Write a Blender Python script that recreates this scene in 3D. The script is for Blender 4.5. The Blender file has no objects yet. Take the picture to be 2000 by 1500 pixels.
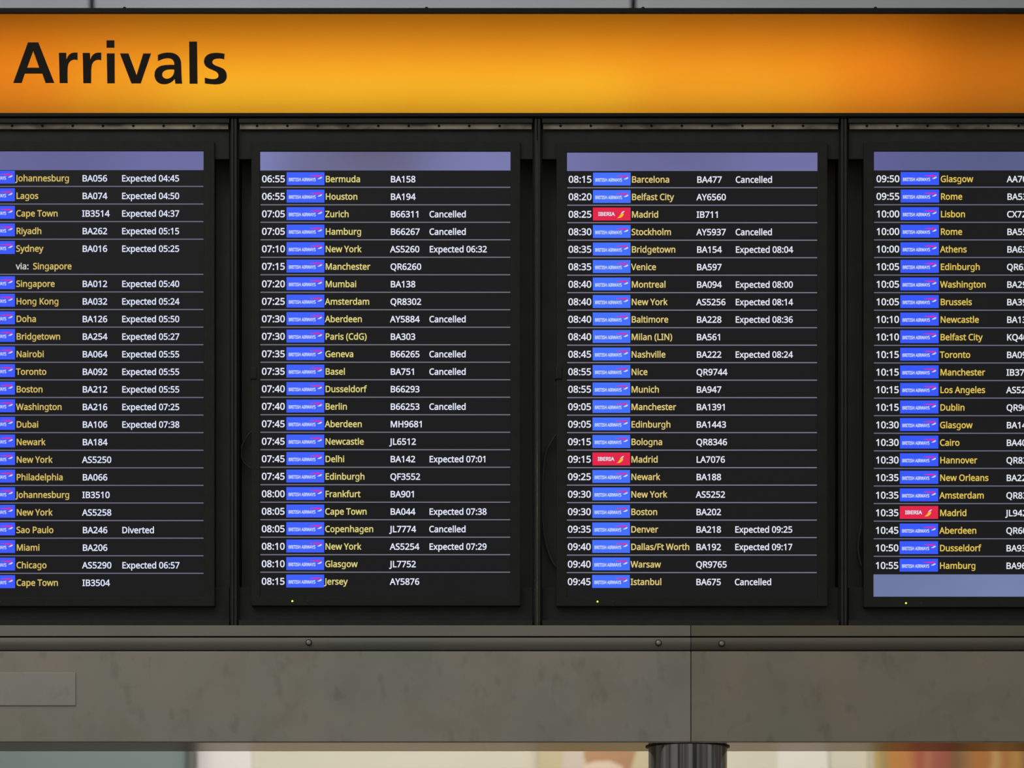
import bpy, bmesh, math, random
from mathutils import Vector

random.seed(7)
scene = bpy.context.scene
COL = scene.collection

# ------------------------------------------------------------------ camera, world, lights, exposure
CAM_D, CAM_Z = 8.0, 1.6          # camera stands 8 m in front of the board at eye height
PX = 0.001175                    # metres per photograph pixel on the plane of the board (y = 0)
HORIZON = 2131.0                 # image row of the camera's eye level (below the frame: a shifted lens)

cam = bpy.data.cameras.new('camera')
cam.sensor_width = 36.0
cam.lens = 36.0 * CAM_D / (2000 * PX)
cam.shift_y = (HORIZON - 750.0) / 2000.0
cam.clip_end = 200
cam.dof.use_dof = True
cam.dof.focus_distance = CAM_D
cam.dof.aperture_fstop = 4.0
cam_ob = bpy.data.objects.new('camera', cam)
cam_ob.location = (0, -CAM_D, CAM_Z)
cam_ob.rotation_euler = (math.pi / 2, 0, 0)
COL.objects.link(cam_ob)
scene.camera = cam_ob

world = bpy.data.worlds.new('hall_light')
scene.world = world
world.use_nodes = True
# the surrounding hall: dim, with broad upright lighter and darker areas made up as noise for reflections
wn, wl = world.node_tree.nodes, world.node_tree.links
w_tc, w_mp, w_nz, w_rp = wn.new('ShaderNodeTexCoord'), wn.new('ShaderNodeMapping'), wn.new('ShaderNodeTexNoise'), wn.new('ShaderNodeValToRGB')
w_mp.inputs['Scale'].default_value = (1, 1, 0.35)
w_nz.inputs['Scale'].default_value = 4.0
w_nz.inputs['Detail'].default_value = 3.0
w_rp.color_ramp.elements[0].position, w_rp.color_ramp.elements[1].position = 0.40, 0.60
w_rp.color_ramp.elements[0].color = (0.36, 0.30, 0.26, 1)
w_rp.color_ramp.elements[1].color = (1.60, 1.60, 1.52, 1)
wl.new(w_tc.outputs['Generated'], w_mp.inputs['Vector'])
wl.new(w_mp.outputs[0], w_nz.inputs['Vector'])
wl.new(w_nz.outputs['Fac'], w_rp.inputs[0])
wl.new(w_rp.outputs[0], wn['Background'].inputs[0])
wn['Background'].inputs[1].default_value = 0.31


def area_light(name, loc, target, sx, sy, power, color=(1, 1, 1)):
    l = bpy.data.lights.new(name, 'AREA')
    l.shape = 'RECTANGLE'
    l.size, l.size_y = sx, sy
    l.energy, l.color = power, color
    o = bpy.data.objects.new(name, l)
    o.location = loc
    o.rotation_euler = (Vector(target) - Vector(loc)).to_track_quat('-Z', 'Y').to_euler()
    COL.objects.link(o)
    return o


# added unseen lights: one in front of the board, two on the rear wall
area_light('front_fill', (-3.2, -4.5, 7.0), (-0.6, 0, 2.8), 5.0, 3.0, 78, (0.95, 1.0, 0.96))
area_light('upper_wall_fill', (-1.2, 4.1, 7.4), (-0.9, 6.0, 5.4), 2.6, 0.5, 27, (1.0, 1.0, 1.0))
area_light('lower_wall_fill', (-0.2, 3.2, 4.2), (-0.2, 6.0, 2.8), 4.4, 0.4, 84, (1.0, 0.98, 0.945))

scene.view_settings.view_transform = 'Standard'
scene.view_settings.look = 'None'
scene.view_settings.exposure = 0.0
scene.view_settings.gamma = 1.0
scene.view_settings.use_curve_mapping = False


# ------------------------------------------------------------------ helpers
def lin(c):
    r = []
    for v in c:
        v = v / 255.0
        r.append(v / 12.92 if v <= 0.04045 else ((v + 0.055) / 1.055) ** 2.4)
    return (r[0], r[1], r[2], 1.0)


def P(px, py, y=0.0):
    """Point at photograph position (px, py) and depth y behind the board's front plane."""
    k = PX * (CAM_D + y) / CAM_D
    return Vector(((px - 1000.0) * k, y, CAM_Z + (HORIZON - py) * k))


def wloc(o):
    v = Vector((0, 0, 0))
    while o:
        v += o.location
        o = o.parent
    return v


def link(name, me, mats, parent=None, origin=None):
    """Link a mesh given in world coordinates as one object, its own origin at ORIGIN."""
    o = bpy.data.objects.new(name, me)
    COL.objects.link(o)
    for m in (mats if isinstance(mats, (list, tuple)) else [mats]):
        me.materials.append(m)
    w = wloc(parent) if parent else Vector((0, 0, 0))
    if parent:
        o.parent = parent
    org = Vector(origin) if origin is not None else w
    o.location = org - w
    for v in me.vertices:
        v.co -= org
    return o


def thing(name, label, cat, loc, group=None):
    o = bpy.data.objects.new(name, None)
    o.empty_display_size = 0.1
    COL.objects.link(o)
    o.location = loc
    o['label'] = label
    o['category'] = cat
    o['kind'] = 'thing'
    if group:
        o['group'] = group
    return o


def tag(o, label, cat, group=None):
    o['label'] = label
    o['category'] = cat
    o['kind'] = 'thing'
    if group:
        o['group'] = group
    return o


class MB:
    """Collects shapes (world coordinates) into one bmesh."""

    def __init__(self):
        self.bm = bmesh.new()

    def box(self, a, b, bevel=0.0, mi=0):
        x0, x1 = sorted((a[0], b[0])); y0, y1 = sorted((a[1], b[1])); z0, z1 = sorted((a[2], b[2]))
        vs = [self.bm.verts.new(p) for p in ((x0, y0, z0), (x1, y0, z0), (x1, y1, z0), (x0, y1, z0),
                                             (x0, y0, z1), (x1, y0, z1), (x1, y1, z1), (x0, y1, z1))]
        fs = [self.bm.faces.new([vs[i] for i in q]) for q in
              ((0, 3, 2, 1), (4, 5, 6, 7), (0, 1, 5, 4), (1, 2, 6, 5), (2, 3, 7, 6), (3, 0, 4, 7))]
        for f in fs:
            f.material_index = mi
        if bevel > 0:
            es = list({e for f in fs for e in f.edges})
            r = bmesh.ops.bevel(self.bm, geom=es, offset=bevel, segments=2, affect='EDGES', profile=0.5)
            for f in r['faces']:
                f.material_index = mi
        return self

    def pbox(self, px0, py0, px1, py1, yf, yb, bevel=0.0, mi=0):
        """Box whose front face (depth yf) covers the given photograph rectangle; straight sides back to yb."""
        a, b = P(px0, py0, yf), P(px1, py1, yf)
        return self.box((a.x, yf, a.z), (b.x, yb, b.z), bevel, mi)

    def frame(self, outer, inner, yf, yb, bevel=0.0, mi=0):
        """Rectangular ring of four mitred bars, front face at depth yf."""
        o = [P(outer[i], outer[j], yf) for i, j in ((0, 1), (2, 1), (2, 3), (0, 3))]
        n = [P(inner[i], inner[j], yf) for i, j in ((0, 1), (2, 1), (2, 3), (0, 3))]
        V = {}
        for k in range(4):
            for t, s in (('o', o), ('n', n)):
                V[t, 0, k] = self.bm.verts.new((s[k].x, yf, s[k].z))
                V[t, 1, k] = self.bm.verts.new((s[k].x, yb, s[k].z))
        fs = []
        for k in range(4):
            j = (k + 1) % 4
            fs.append(self.bm.faces.new((V['o', 0, k], V['n', 0, k], V['n', 0, j], V['o', 0, j])))
            fs.append(self.bm.faces.new((V['o', 1, k], V['o', 1, j], V['n', 1, j], V['n', 1, k])))
            fs.append(self.bm.faces.new((V['o', 0, k], V['o', 0, j], V['o', 1, j], V['o', 1, k])))
            fs.append(self.bm.faces.new((V['n', 0, k], V['n', 1, k], V['n', 1, j], V['n', 0, j])))
        for f in fs:
            f.material_index = mi
        bmesh.ops.recalc_face_normals(self.bm, faces=fs)
        if bevel > 0:
            es = [e for e in {e for f in fs for e in f.edges} if len(e.link_faces) == 2 and e.calc_face_angle(0) > 1.0]
            bmesh.ops.bevel(self.bm, geom=es, offset=bevel, segments=2, affect='EDGES', profile=0.5)
        return self

    def prism(self, prof, x0, x1, mi=0, smooth=False):
        """Closed (y, z) profile drawn along x."""
        n = len(prof)
        a = [self.bm.verts.new((x0, y, z)) for y, z in prof]
        b = [self.bm.verts.new((x1, y, z)) for y, z in prof]
        fs = []
        for i in range(n):
            j = (i + 1) % n
            f = self.bm.faces.new((a[i], a[j], b[j], b[i]))
            f.smooth = smooth
            fs.append(f)
        fs.append(self.bm.faces.new(a[::-1]))
        fs.append(self.bm.faces.new(b))
        for f in fs:
            f.material_index = mi
        bmesh.ops.recalc_face_normals(self.bm, faces=fs)
        return self

    def lathe(self, prof, axis_o, axis='z', seg=48, mi=0):
        """(radius, height) profile turned about an axis through axis_o; axis z up, or y towards the camera."""
        rings = []
        for r, h in prof:
            ring = []
            for k in range(seg):
                a = 2 * math.pi * k / seg
                if axis == 'z':
                    p = (axis_o[0] + r * math.cos(a), axis_o[1] + r * math.sin(a), axis_o[2] + h)
                else:
                    p = (axis_o[0] + r * math.cos(a), axis_o[1] - h, axis_o[2] + r * math.sin(a))
                ring.append(self.bm.verts.new(p))
            rings.append(ring)
        fs = []
        for a, b in zip(rings, rings[1:]):
            for k in range(seg):
                j = (k + 1) % seg
                f = self.bm.faces.new((a[k], a[j], b[j], b[k]))
                f.smooth = True
                fs.append(f)
        fs.append(self.bm.faces.new(rings[0][::-1]))
        fs.append(self.bm.faces.new(rings[-1]))
        for f in fs:
            f.material_index = mi
        bmesh.ops.recalc_face_normals(self.bm, faces=fs)
        return self

    def poly(self, pts, mi=0):
        f = self.bm.faces.new([self.bm.verts.new(p) for p in pts])
        f.material_index = mi
        return self

    def tube(self, pts, r, seg=8, mi=0):
        rings = []
        for i, p in enumerate(pts):
            p = Vector(p)
            t = (Vector(pts[min(i + 1, len(pts) - 1)]) - Vector(pts[max(i - 1, 0)])).normalized()
            u = t.cross(Vector((0, 1, 0))).normalized()
            w = t.cross(u).normalized()
            rings.append([self.bm.verts.new(p + (u * math.cos(2 * math.pi * k / seg) + w * math.sin(2 * math.pi * k / seg)) * r)
                          for k in range(seg)])
        for a, b in zip(rings, rings[1:]):
            for k in range(seg):
                j = (k + 1) % seg
                f = self.bm.faces.new((a[k], a[j], b[j], b[k]))
                f.smooth = True
        self.bm.faces.new(rings[0][::-1])
        self.bm.faces.new(rings[-1])
        return self

    def build(self, name, mats, parent=None, origin=None):
        for e in self.bm.edges:
            if len(e.link_faces) == 2 and e.calc_face_angle(0) > 0.7:
                e.smooth = False
        me = bpy.data.meshes.new(name)
        self.bm.to_mesh(me)
        self.bm.free()
        return link(name, me, mats, parent, origin)


# ------------------------------------------------------------------ materials
def nodes_of(name):
    m = bpy.data.materials.new(name)
    m.use_nodes = True
    nt = m.node_tree
    return m, nt, nt.nodes, nt.links, nt.nodes['Principled BSDF']


def noise_color(nt, c0, c1, scale, stretch=(1, 1, 1), detail=4, lo=0.35, hi=0.65):
    N, L = nt.nodes, nt.links
    tc = N.new('ShaderNodeTexCoord')
    mp = N.new('ShaderNodeMapping')
    mp.inputs['Scale'].default_value = stretch
    nz = N.new('ShaderNodeTexNoise')
    nz.inputs['Scale'].default_value = scale
    nz.inputs['Detail'].default_value = detail
    rp = N.new('ShaderNodeValToRGB')
    rp.color_ramp.elements[0].position = lo
    rp.color_ramp.elements[1].position = hi
    rp.color_ramp.elements[0].color = c0
    rp.color_ramp.elements[1].color = c1
    L.new(tc.outputs['Object'], mp.inputs['Vector'])
    L.new(mp.outputs[0], nz.inputs['Vector'])
    L.new(nz.outputs['Fac'], rp.inputs[0])
    return rp, nz


def paint(name, c0, c1, rough=0.5, metal=0.0, scale=8, stretch=(1, 1, 1), bump=0.0, spec=0.5):
    m, nt, N, L, b = nodes_of(name)
    rp, nz = noise_color(nt, lin(c0), lin(c1), scale, stretch)
    L.new(rp.outputs[0], b.inputs['Base Color'])
    b.inputs['Roughness'].default_value = rough
    b.inputs['Metallic'].default_value = metal
    b.inputs['Specular IOR Level'].default_value = spec
    if bump:
        bp = N.new('ShaderNodeBump')
        bp.inputs['Strength'].default_value = bump
        bp.inputs['Distance'].default_value = 0.01
        L.new(nz.outputs['Fac'], bp.inputs['Height'])
        L.new(bp.outputs[0], b.inputs['Normal'])
    return m


def glow(name, c, strength=1.0):
    m, nt, N, L, b = nodes_of(name)
    N.remove(b)
    e = N.new('ShaderNodeEmission')
    e.inputs[0].default_value = lin(c)
    e.inputs[1].default_value = strength
    L.new(e.outputs[0], N['Material Output'].inputs[0])
    return m


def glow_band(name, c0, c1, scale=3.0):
    """Lit lavender band of a display: uneven backlight and reflection tints painted in as noise."""
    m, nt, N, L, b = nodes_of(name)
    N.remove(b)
    rp, nz = noise_color(nt, lin(c0), lin(c1), scale, (1, 1, 0.4), 1, 0.3, 0.7)  # reflection tints painted into the emission colour
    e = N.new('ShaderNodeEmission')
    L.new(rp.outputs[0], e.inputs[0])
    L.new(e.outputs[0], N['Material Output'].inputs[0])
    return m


M = {}
M['black'] = paint('black_powder_coat', (44, 45, 41), (50, 51, 46), 0.55, 0, 30, spec=0.25)
M['black_dark'] = paint('matt_black_steel', (36, 36, 33), (41, 41, 38), 0.7, 0, 20, spec=0.15)
M['black_ridge'] = paint('black_aluminium_edge', (42, 43, 40), (49, 50, 46), 0.45, 0, 20, spec=0.3)
M['recess'] = paint('black_cabinet_lining', (112, 112, 106), (119, 119, 112), 0.8, 0, 10, spec=0.1)
M['casing'] = paint('black_display_casing', (40, 41, 38), (44, 45, 41), 0.5, 0, 40, spec=0.2)
M['cable'] = paint('black_rubber_cable', (104, 104, 98), (112, 112, 106), 0.6, 0, 20)
M['sign_frame'] = paint('sign_black_frame', (22, 23, 20), (29, 29, 25), 0.5, 0, 12, spec=0.2)
M['letter'] = paint('black_vinyl', (33, 27, 20), (37, 30, 22), 0.6, 0, 30, spec=0.15)
M['sign_inside'] = paint('sign_box_lining', (60, 45, 30), (64, 48, 32), 0.8)
M['vent'] = paint('perforated_steel_strip', (104, 94, 80), (176, 165, 146), 0.5, 0.4, 14, (1, 1, 3))
M['hole'] = paint('vent_hole', (12, 12, 10), (16, 16, 14), 0.9)

# orange acrylic sign face, lit only by the tubes inside the sign
m, nt, N, L, b = nodes_of('opal_sign_face')
tr = N.new('ShaderNodeBsdfTranslucent')
rp, nz = noise_color(nt, (0.93, 0.585, 0.11, 1), (0.95, 0.61, 0.12, 1), 6)
L.new(rp.outputs[0], tr.inputs[0])
N.remove(b)
L.new(tr.outputs[0], N['Material Output'].inputs[0])
M['face'] = m


def steel(name, base, rough, metal, stains=True, streak=0.0):
    m, nt, N, L, b = nodes_of(name)
    tc = N.new('ShaderNodeTexCoord')
    geo = N.new('ShaderNodeNewGeometry')

    def nz(scale, st, detail=3, dist=0.0):
        mp = N.new('ShaderNodeMapping')
        mp.inputs['Scale'].default_value = st
        n = N.new('ShaderNodeTexNoise')
        n.inputs['Scale'].default_value = scale
        n.inputs['Detail'].default_value = detail
        n.inputs['Distortion'].default_value = dist
        L.new(geo.outputs['Position'], mp.inputs['Vector'])
        L.new(mp.outputs[0], n.inputs['Vector'])
        return n

    def ramp(n, p0, c0, p1, c1):
        r = N.new('ShaderNodeValToRGB')
        e = r.color_ramp.elements
        e[0].position, e[0].color, e[1].position, e[1].color = p0, c0, p1, c1
        L.new(n.outputs['Fac'], r.inputs[0])
        return r

    def mul(a, bb, fac=1.0):
        x = N.new('ShaderNodeMix')
        x.data_type = 'RGBA'
        x.blend_type = 'MULTIPLY'
        x.inputs['Factor'].default_value = fac
        L.new(a, x.inputs['A'])
        L.new(bb, x.inputs['B'])
        return x.outputs['Result']

    big = ramp(nz(3.6, (1, 1, 0.9), 3), 0.32, (base[0] * 0.91, base[1] * 0.96, base[2] * 0.94, 1),
               0.68, (base[0] * 1.09, base[1] * 1.02, base[2] * 0.99, 1))
    out = big.outputs[0]
    if stains:
        out = mul(out, ramp(nz(9, (1, 1, 0.9), 5, 0.4), 0.30, (0.80, 0.78, 0.74, 1), 0.52, (1, 1, 1, 1)).outputs[0], 0.5)
        out = mul(out, ramp(nz(26, (1.2, 1, 0.75), 2), 0.26, (0.72, 0.70, 0.66, 1), 0.40, (1, 1, 1, 1)).outputs[0], 0.5)
    L.new(out, b.inputs['Base Color'])
    b.inputs['Metallic'].default_value = metal
    b.inputs['Roughness'].default_value = rough
    if streak:
        bp = N.new('ShaderNodeBump')
        bp.inputs['Strength'].default_value = streak
        bp.inputs['Distance'].default_value = 0.02
        L.new(nz(11, (1, 1, 0.02), 1.5).outputs['Fac'], bp.inputs['Height'])
        L.new(bp.outputs[0], b.inputs['Normal'])
    return m


M['steel'] = steel('stained_grey_steel', (0.405, 0.385, 0.34), 0.5, 0.5)
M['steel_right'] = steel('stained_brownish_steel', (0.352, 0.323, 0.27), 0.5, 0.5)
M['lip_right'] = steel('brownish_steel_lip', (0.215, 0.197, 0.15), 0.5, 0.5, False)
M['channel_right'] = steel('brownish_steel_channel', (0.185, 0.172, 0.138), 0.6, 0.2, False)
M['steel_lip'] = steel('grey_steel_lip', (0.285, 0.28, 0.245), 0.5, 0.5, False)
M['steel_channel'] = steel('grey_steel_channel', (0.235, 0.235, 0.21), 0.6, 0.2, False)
M['steel_plate'] = steel('grey_cover_plate', (0.44, 0.44, 0.405), 0.5, 0.5)
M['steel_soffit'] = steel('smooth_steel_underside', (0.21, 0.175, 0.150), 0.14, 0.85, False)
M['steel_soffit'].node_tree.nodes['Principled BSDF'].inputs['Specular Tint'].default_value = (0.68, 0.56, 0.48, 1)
M['steel_column'] = steel('polished_steel', (0.20, 0.203, 0.198), 0.08, 1.0, False, 0.15)
M['gasket'] = paint('black_rubber_gasket', (22, 20, 18), (28, 26, 23), 0.6)
M['bolt'] = paint('bolt_steel', (150, 148, 138), (165, 163, 152), 0.35, 0.7, 60)
M['bolt_ring'] = paint('bolt_washer', (36, 35, 31), (44, 42, 37), 0.6, 0.4, 60)  # dark ring under the bolt head
M['wall_grey'] = paint('grey_wall_cladding', (142, 146, 152), (150, 153, 158), 0.5, 0, 1.5)
M['joint'] = paint('dark_wall_joint', (38, 38, 34), (46, 46, 40), 0.7)
M['cream'] = paint('cream_wall', (210, 204, 184), (220, 213, 190), 0.7, 0, 0.8)
M['white_panel'] = paint('white_panel', (232, 226, 220), (238, 233, 228), 0.6, 0, 1.0)
M['cream_panel'] = paint('pale_cream_panel', (230, 225, 211), (235, 230, 216), 0.6, 0, 1.0)
M['grey_green'] = paint('grey_green_panel', (108, 121, 117), (115, 128, 124), 0.45, 0, 1.2)
M['dark_post'] = paint('dark_grey_post', (78, 80, 72), (88, 90, 82), 0.5)
M['floor'] = paint('polished_floor', (112, 108, 100), (124, 119, 110), 0.25, 0, 1.2)
M['poster_frame'] = paint('poster_edge', (196, 188, 165), (204, 196, 172), 0.5)

# ------------------------------------------------------------------ lettering (humanist sans outlines, 573 units to the cap height)
GLYPHS = {
'A': (512, '437,0 368,177 141,177 73,0 0,0 224,575 289,575 512,0|282,415 274,438 263,473 255,500 247,468 238,438 230,415 165,241 346,241'),
'B': (521, '241,573 336,565 404,541 445,497 459,431 456,399 446,371 431,347 409,328 382,313 350,304 350,300 415,279 441,261 461,236 474,203 478,163 472,115 454,74 425,42 385,19 337,5 279,0 78,0 78,573|256,329 318,335 357,352 377,382 384,423 376,463 351,490 308,506 245,511 150,511 150,329|150,269 150,61 265,61 330,68 371,91 394,125 401,168 398,197 388,221 370,241 344,256 307,266 260,269'),
'C': (507, '323,517 280,513 241,502 206,482 178,456 155,423 139,383 129,337 125,286 131,220 147,164 175,117 213,83 262,62 322,55 394,62 460,78 460,15 393,-2 312,-8 232,1 166,28 115,72 78,131 56,203 49,287 53,349 67,406 89,456 120,499 159,534 206,559 261,575 324,581 409,572 482,547 453,486 394,508'),
'D': (585, '536,292 528,203 501,131 457,74 399,33 325,8 237,0 78,0 78,573 254,573 335,565 404,540 460,501 502,446 528,377|460,289 454,359 435,415 404,457 361,487 308,505 244,511 150,511 150,62 228,62 329,76 402,119 446,190'),
'E': (446, '398,0 78,0 78,573 398,573 398,509 150,509 150,330 383,330 383,268 150,268 150,63 398,63'),
'F': (416, '150,0 78,0 78,573 398,573 398,509 150,509 150,306 383,306 383,243 150,243'),
'G': (584, '326,302 524,302 524,22 431,-1 323,-8 241,1 173,28 120,71 81,130 57,202 49,286 58,370 84,442 127,500 186,544 259,571 346,581 437,572 516,547 489,484 421,508 342,517 278,510 225,489 181,455 150,409 131,353 124,286 130,222 146,166 175,119 216,84 270,62 340,55 404,59 452,68 452,238 326,238'),
'H': (594, '516,0 443,0 443,267 150,267 150,0 78,0 78,573 150,573 150,330 443,330 443,573 516,573'),
'I': (272, '239,0 32,0 32,42 99,57 99,515 32,531 32,573 239,573 239,531 172,515 172,57 239,42'),
'J': (219, '-3,-152 -37,-150 -63,-142 -63,-81 -35,-87 -5,-89 33,-81 50,-70 63,-53 71,-29 74,3 74,573 146,573 146,9 141,-42 128,-82 105,-113 75,-135 39,-148'),
'K': (496, '496,0 411,0 209,273 150,222 150,0 78,0 78,573 150,573 150,290 199,345 249,399 403,573 488,573 261,323'),
'L': (420, '78,0 78,573 150,573 150,64 400,64 400,0'),
'M': (727, '330,0 141,500 144,0 78,0 78,573 184,573 362,103 544,573 650,573 650,0 578,0 582,500 390,0'),
'N': (609, '532,0 447,0 141,476 138,476 141,432 143,378 144,320 144,0 78,0 78,573 161,573 467,99 470,99 468,137 466,193 464,249 464,573 532,573'),
'O': (626, '577,287 573,224 561,166 540,116 510,73 473,38 428,13 375,-3 314,-8 251,-3 196,13 151,39 114,73 85,116 65,167 53,224 49,288 56,370 78,442 114,500 166,545 232,572 314,581 393,572 459,545 510,501 547,442 570,370|125,287 130,220 145,163 171,117 207,83 255,62 314,55 373,62 420,83 456,117 481,163 496,220 501,287 490,384 456,457 421,491 373,511 314,518 255,511 207,490 171,457 145,411 130,354'),
'P': (485, '229,573 326,562 393,528 431,475 444,404 433,336 417,306 395,278 364,255 324,238 275,227 216,223 150,223 150,0 78,0 78,573|223,511 150,511 150,285 208,285 258,288 298,296 330,311 352,334 365,363 370,401 361,449 334,484 289,504'),
'Q': (626, '577,287 573,221 559,160 535,108 503,64 461,30 411,6 548,-136 444,-136 334,-7 324,-8 314,-8 251,-3 196,13 151,39 114,73 85,116 65,167 53,224 49,288 56,370 78,442 114,500 166,545 232,572 314,581 393,572 459,545 510,501 547,442 570,370|125,287 130,220 145,163 171,117 207,83 255,62 314,55 373,62 420,83 456,117 481,163 496,220 501,287 490,384 456,457 421,491 373,511 314,518 255,511 207,490 171,457 145,411 130,354'),
'R': (499, '236,573 301,568 353,555 393,532 422,500 439,460 444,410 440,368 427,334 408,306 385,285 330,257 487,0 403,0 264,237 150,237 150,0 78,0 78,573|232,510 150,510 150,298 236,298 296,304 338,325 362,359 370,407 366,440 355,467 336,486 310,500 275,507'),
'S': (440, '403,153 396,106 378,66 348,35 307,11 257,-3 198,-8 137,-5 83,4 41,19 41,88 113,65 201,55 240,57 273,66 298,79 316,98 327,120 330,147 327,173 318,194 302,213 277,230 196,265 131,294 85,330 57,375 48,435 54,477 71,513 99,542 136,563 180,576 231,581 318,572 389,549 366,487 302,508 229,517 196,515 169,507 148,494 133,478 124,457 121,434 124,407 133,386 149,367 172,351 246,318 332,279 362,255 385,228 398,194'),
'T': (446, '259,0 187,0 187,509 8,509 8,573 437,573 437,509 259,509'),
'U': (586, '513,202 507,146 489,95 459,52 416,20 360,-1 290,-8 196,7 128,50 86,118 72,204 72,573 144,573 144,201 154,139 182,93 228,64 294,55 342,59 379,73 407,96 427,126 438,161 442,202 442,573 513,573'),
'V': (481, '481,573 277,0 204,0 0,573 75,573 204,205 220,160 231,119 241,80 250,119 262,161 277,207 405,573'),
'W': (746, '735,573 583,0 510,0 399,375 389,410 380,443 373,471 370,488 367,471 361,443 352,409 342,373 234,0 161,0 10,573 85,573 174,223 183,186 190,151 196,118 201,87 206,119 213,154 222,191 232,227 333,573 407,573 512,225 523,187 532,151 538,117 544,87 550,129 560,175 572,224 660,573'),
'X': (470, '467,0 385,0 233,249 79,0 3,0 193,298 15,573 95,573 236,348 377,573 453,573 276,300'),
'Y': (454, '227,291 376,573 454,573 263,222 263,0 191,0 191,219 0,573 79,573'),
'Z': (459, '427,0 30,0 30,55 332,508 40,508 40,573 419,573 419,518 118,64 427,64'),
'a': (450, '231,437 299,428 347,403 376,358 385,293 385,0 334,0 320,61 317,61 279,22 234,-1 172,-8 136,-5 103,6 75,23 55,48 41,80 37,119 50,176 87,219 152,245 243,257 316,259 316,285 310,330 293,359 265,375 227,380 163,370 106,347 84,400 151,426|252,208 184,200 141,182 118,155 110,119 115,87 132,66 157,53 188,49 238,56 279,79 306,117 315,172 315,210'),
'b': (493, '139,461 138,410 135,373 139,373 161,398 189,419 226,432 272,437 344,423 401,381 437,312 449,215 444,147 427,91 400,48 365,17 322,-2 272,-8 226,-3 189,10 161,31 139,55 133,55 119,0 68,0 68,609 139,609|260,379 219,374 188,361 165,339 150,308 142,268 139,217 139,214 145,144 165,93 202,61 261,51 312,61 348,93 369,145 376,216 369,287 348,338 311,368'),
'c': (385, '241,-8 187,-2 139,15 99,45 69,87 50,143 44,213 51,284 71,342 102,385 142,415 191,432 245,438 309,431 358,415 337,356 292,370 244,376 204,371 172,358 148,335 131,303 120,263 117,213 120,166 131,126 148,94 172,71 202,58 240,53 302,60 351,78 351,15 304,-2'),
'd': (493, '221,-8 148,6 92,48 56,117 44,214 56,311 93,381 149,424 221,438 280,429 323,407 354,374 359,374 356,405 354,438 354,609 425,609 425,0 368,0 358,58 354,58 323,24 279,1|232,51 290,60 328,88 348,135 355,200 355,213 349,284 329,336 291,369 231,379 181,368 146,334 124,281 117,213 124,144 146,93 181,61'),
'e': (452, '234,438 286,432 329,414 364,385 390,346 406,299 411,244 411,201 117,201 127,137 154,90 197,62 254,52 327,60 392,82 392,20 327,-1 251,-8 194,-2 143,17 101,48 70,91 51,146 44,212 50,277 68,333 96,378 134,411 181,431|233,380 188,372 154,348 130,309 119,257 338,257 335,292 326,322 312,346 292,364 266,376'),
'f': (276, '266,375 158,375 158,0 87,0 87,375 12,375 12,408 87,432 87,457 92,507 104,547 124,577 152,597 186,609 227,613 274,609 310,599 292,544 262,552 228,556 197,550 175,532 162,502 158,458 158,430 266,430'),
'g': (493, '221,438 261,434 297,422 329,402 355,373 359,373 369,430 425,430 425,-7 420,-63 404,-109 378,-146 341,-172 293,-187 233,-192 147,-186 78,-165 78,-100 149,-125 237,-134 286,-126 324,-101 347,-63 355,-13 355,4 356,32 358,57 354,57 329,28 299,8 263,-4 221,-8 147,7 91,51 56,121 44,214 56,306 91,377 147,423|230,379 197,374 169,359 147,336 130,303 120,262 117,213 124,143 146,92 182,60 232,50 288,58 309,69 326,85 349,131 356,197 356,214 353,267 343,309 326,340 302,362 270,374'),
'h': (496, '139,431 138,399 135,370 140,370 174,407 221,429 273,437 321,433 360,421 391,400 413,370 426,330 431,280 431,0 361,0 361,275 355,321 338,353 308,372 265,379 222,374 189,360 166,338 150,308 142,269 139,222 139,0 68,0 68,609 139,609'),
'i': (207, '139,430 139,0 68,0 68,430|104,591 133,580 142,566 145,546 142,526 133,512 104,501 88,504 75,512 66,526 63,546 66,566 75,580 88,588'),
'j': (207, '18,-192 -18,-190 -44,-183 -44,-126 -19,-132 9,-134 32,-130 51,-120 64,-100 68,-67 68,430 139,430 139,-64 136,-101 126,-133 110,-159 87,-177 56,-189|63,546 66,566 75,580 88,588 104,591 133,580 142,566 145,546 142,526 133,512 104,501 88,504 75,512 66,526'),
'k': (428, '138,291 137,257 135,221 138,221 152,240 172,264 189,285 326,430 409,430 235,246 421,0 336,0 187,200 138,158 138,0 68,0 68,609 138,609'),
'l': (207, '139,0 68,0 68,609 139,609'),
'm': (750, '540,438 603,429 649,401 676,352 685,280 685,0 615,0 615,277 610,321 594,353 567,372 528,379 474,369 438,342 418,298 411,237 411,0 342,0 342,277 332,333 320,353 303,367 281,376 253,379 215,374 185,360 164,338 150,308 141,269 139,223 139,0 68,0 68,430 125,430 136,371 140,371 173,409 217,431 266,438 312,433 349,420 378,398 398,366 402,366 427,398 461,420 499,433'),
'n': (496, '275,438 343,429 391,401 421,352 431,280 431,0 361,0 361,275 355,321 338,353 308,372 265,379 204,368 166,338 146,289 139,223 139,0 68,0 68,430 125,430 136,371 140,371 175,409 222,431'),
'o': (485, '442,216 438,165 428,121 411,82 388,51 359,25 324,7 285,-4 241,-8 200,-4 163,7 129,25 100,51 77,82 59,121 48,165 44,216 50,282 68,336 97,380 137,412 186,431 244,438 299,431 347,412 387,380 417,336 436,282|117,216 120,169 130,128 147,95 172,71 203,56 243,51 282,56 314,71 339,95 356,128 366,169 369,216 365,263 355,303 338,335 314,359 282,374 242,379 185,368 147,335 124,284'),
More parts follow.
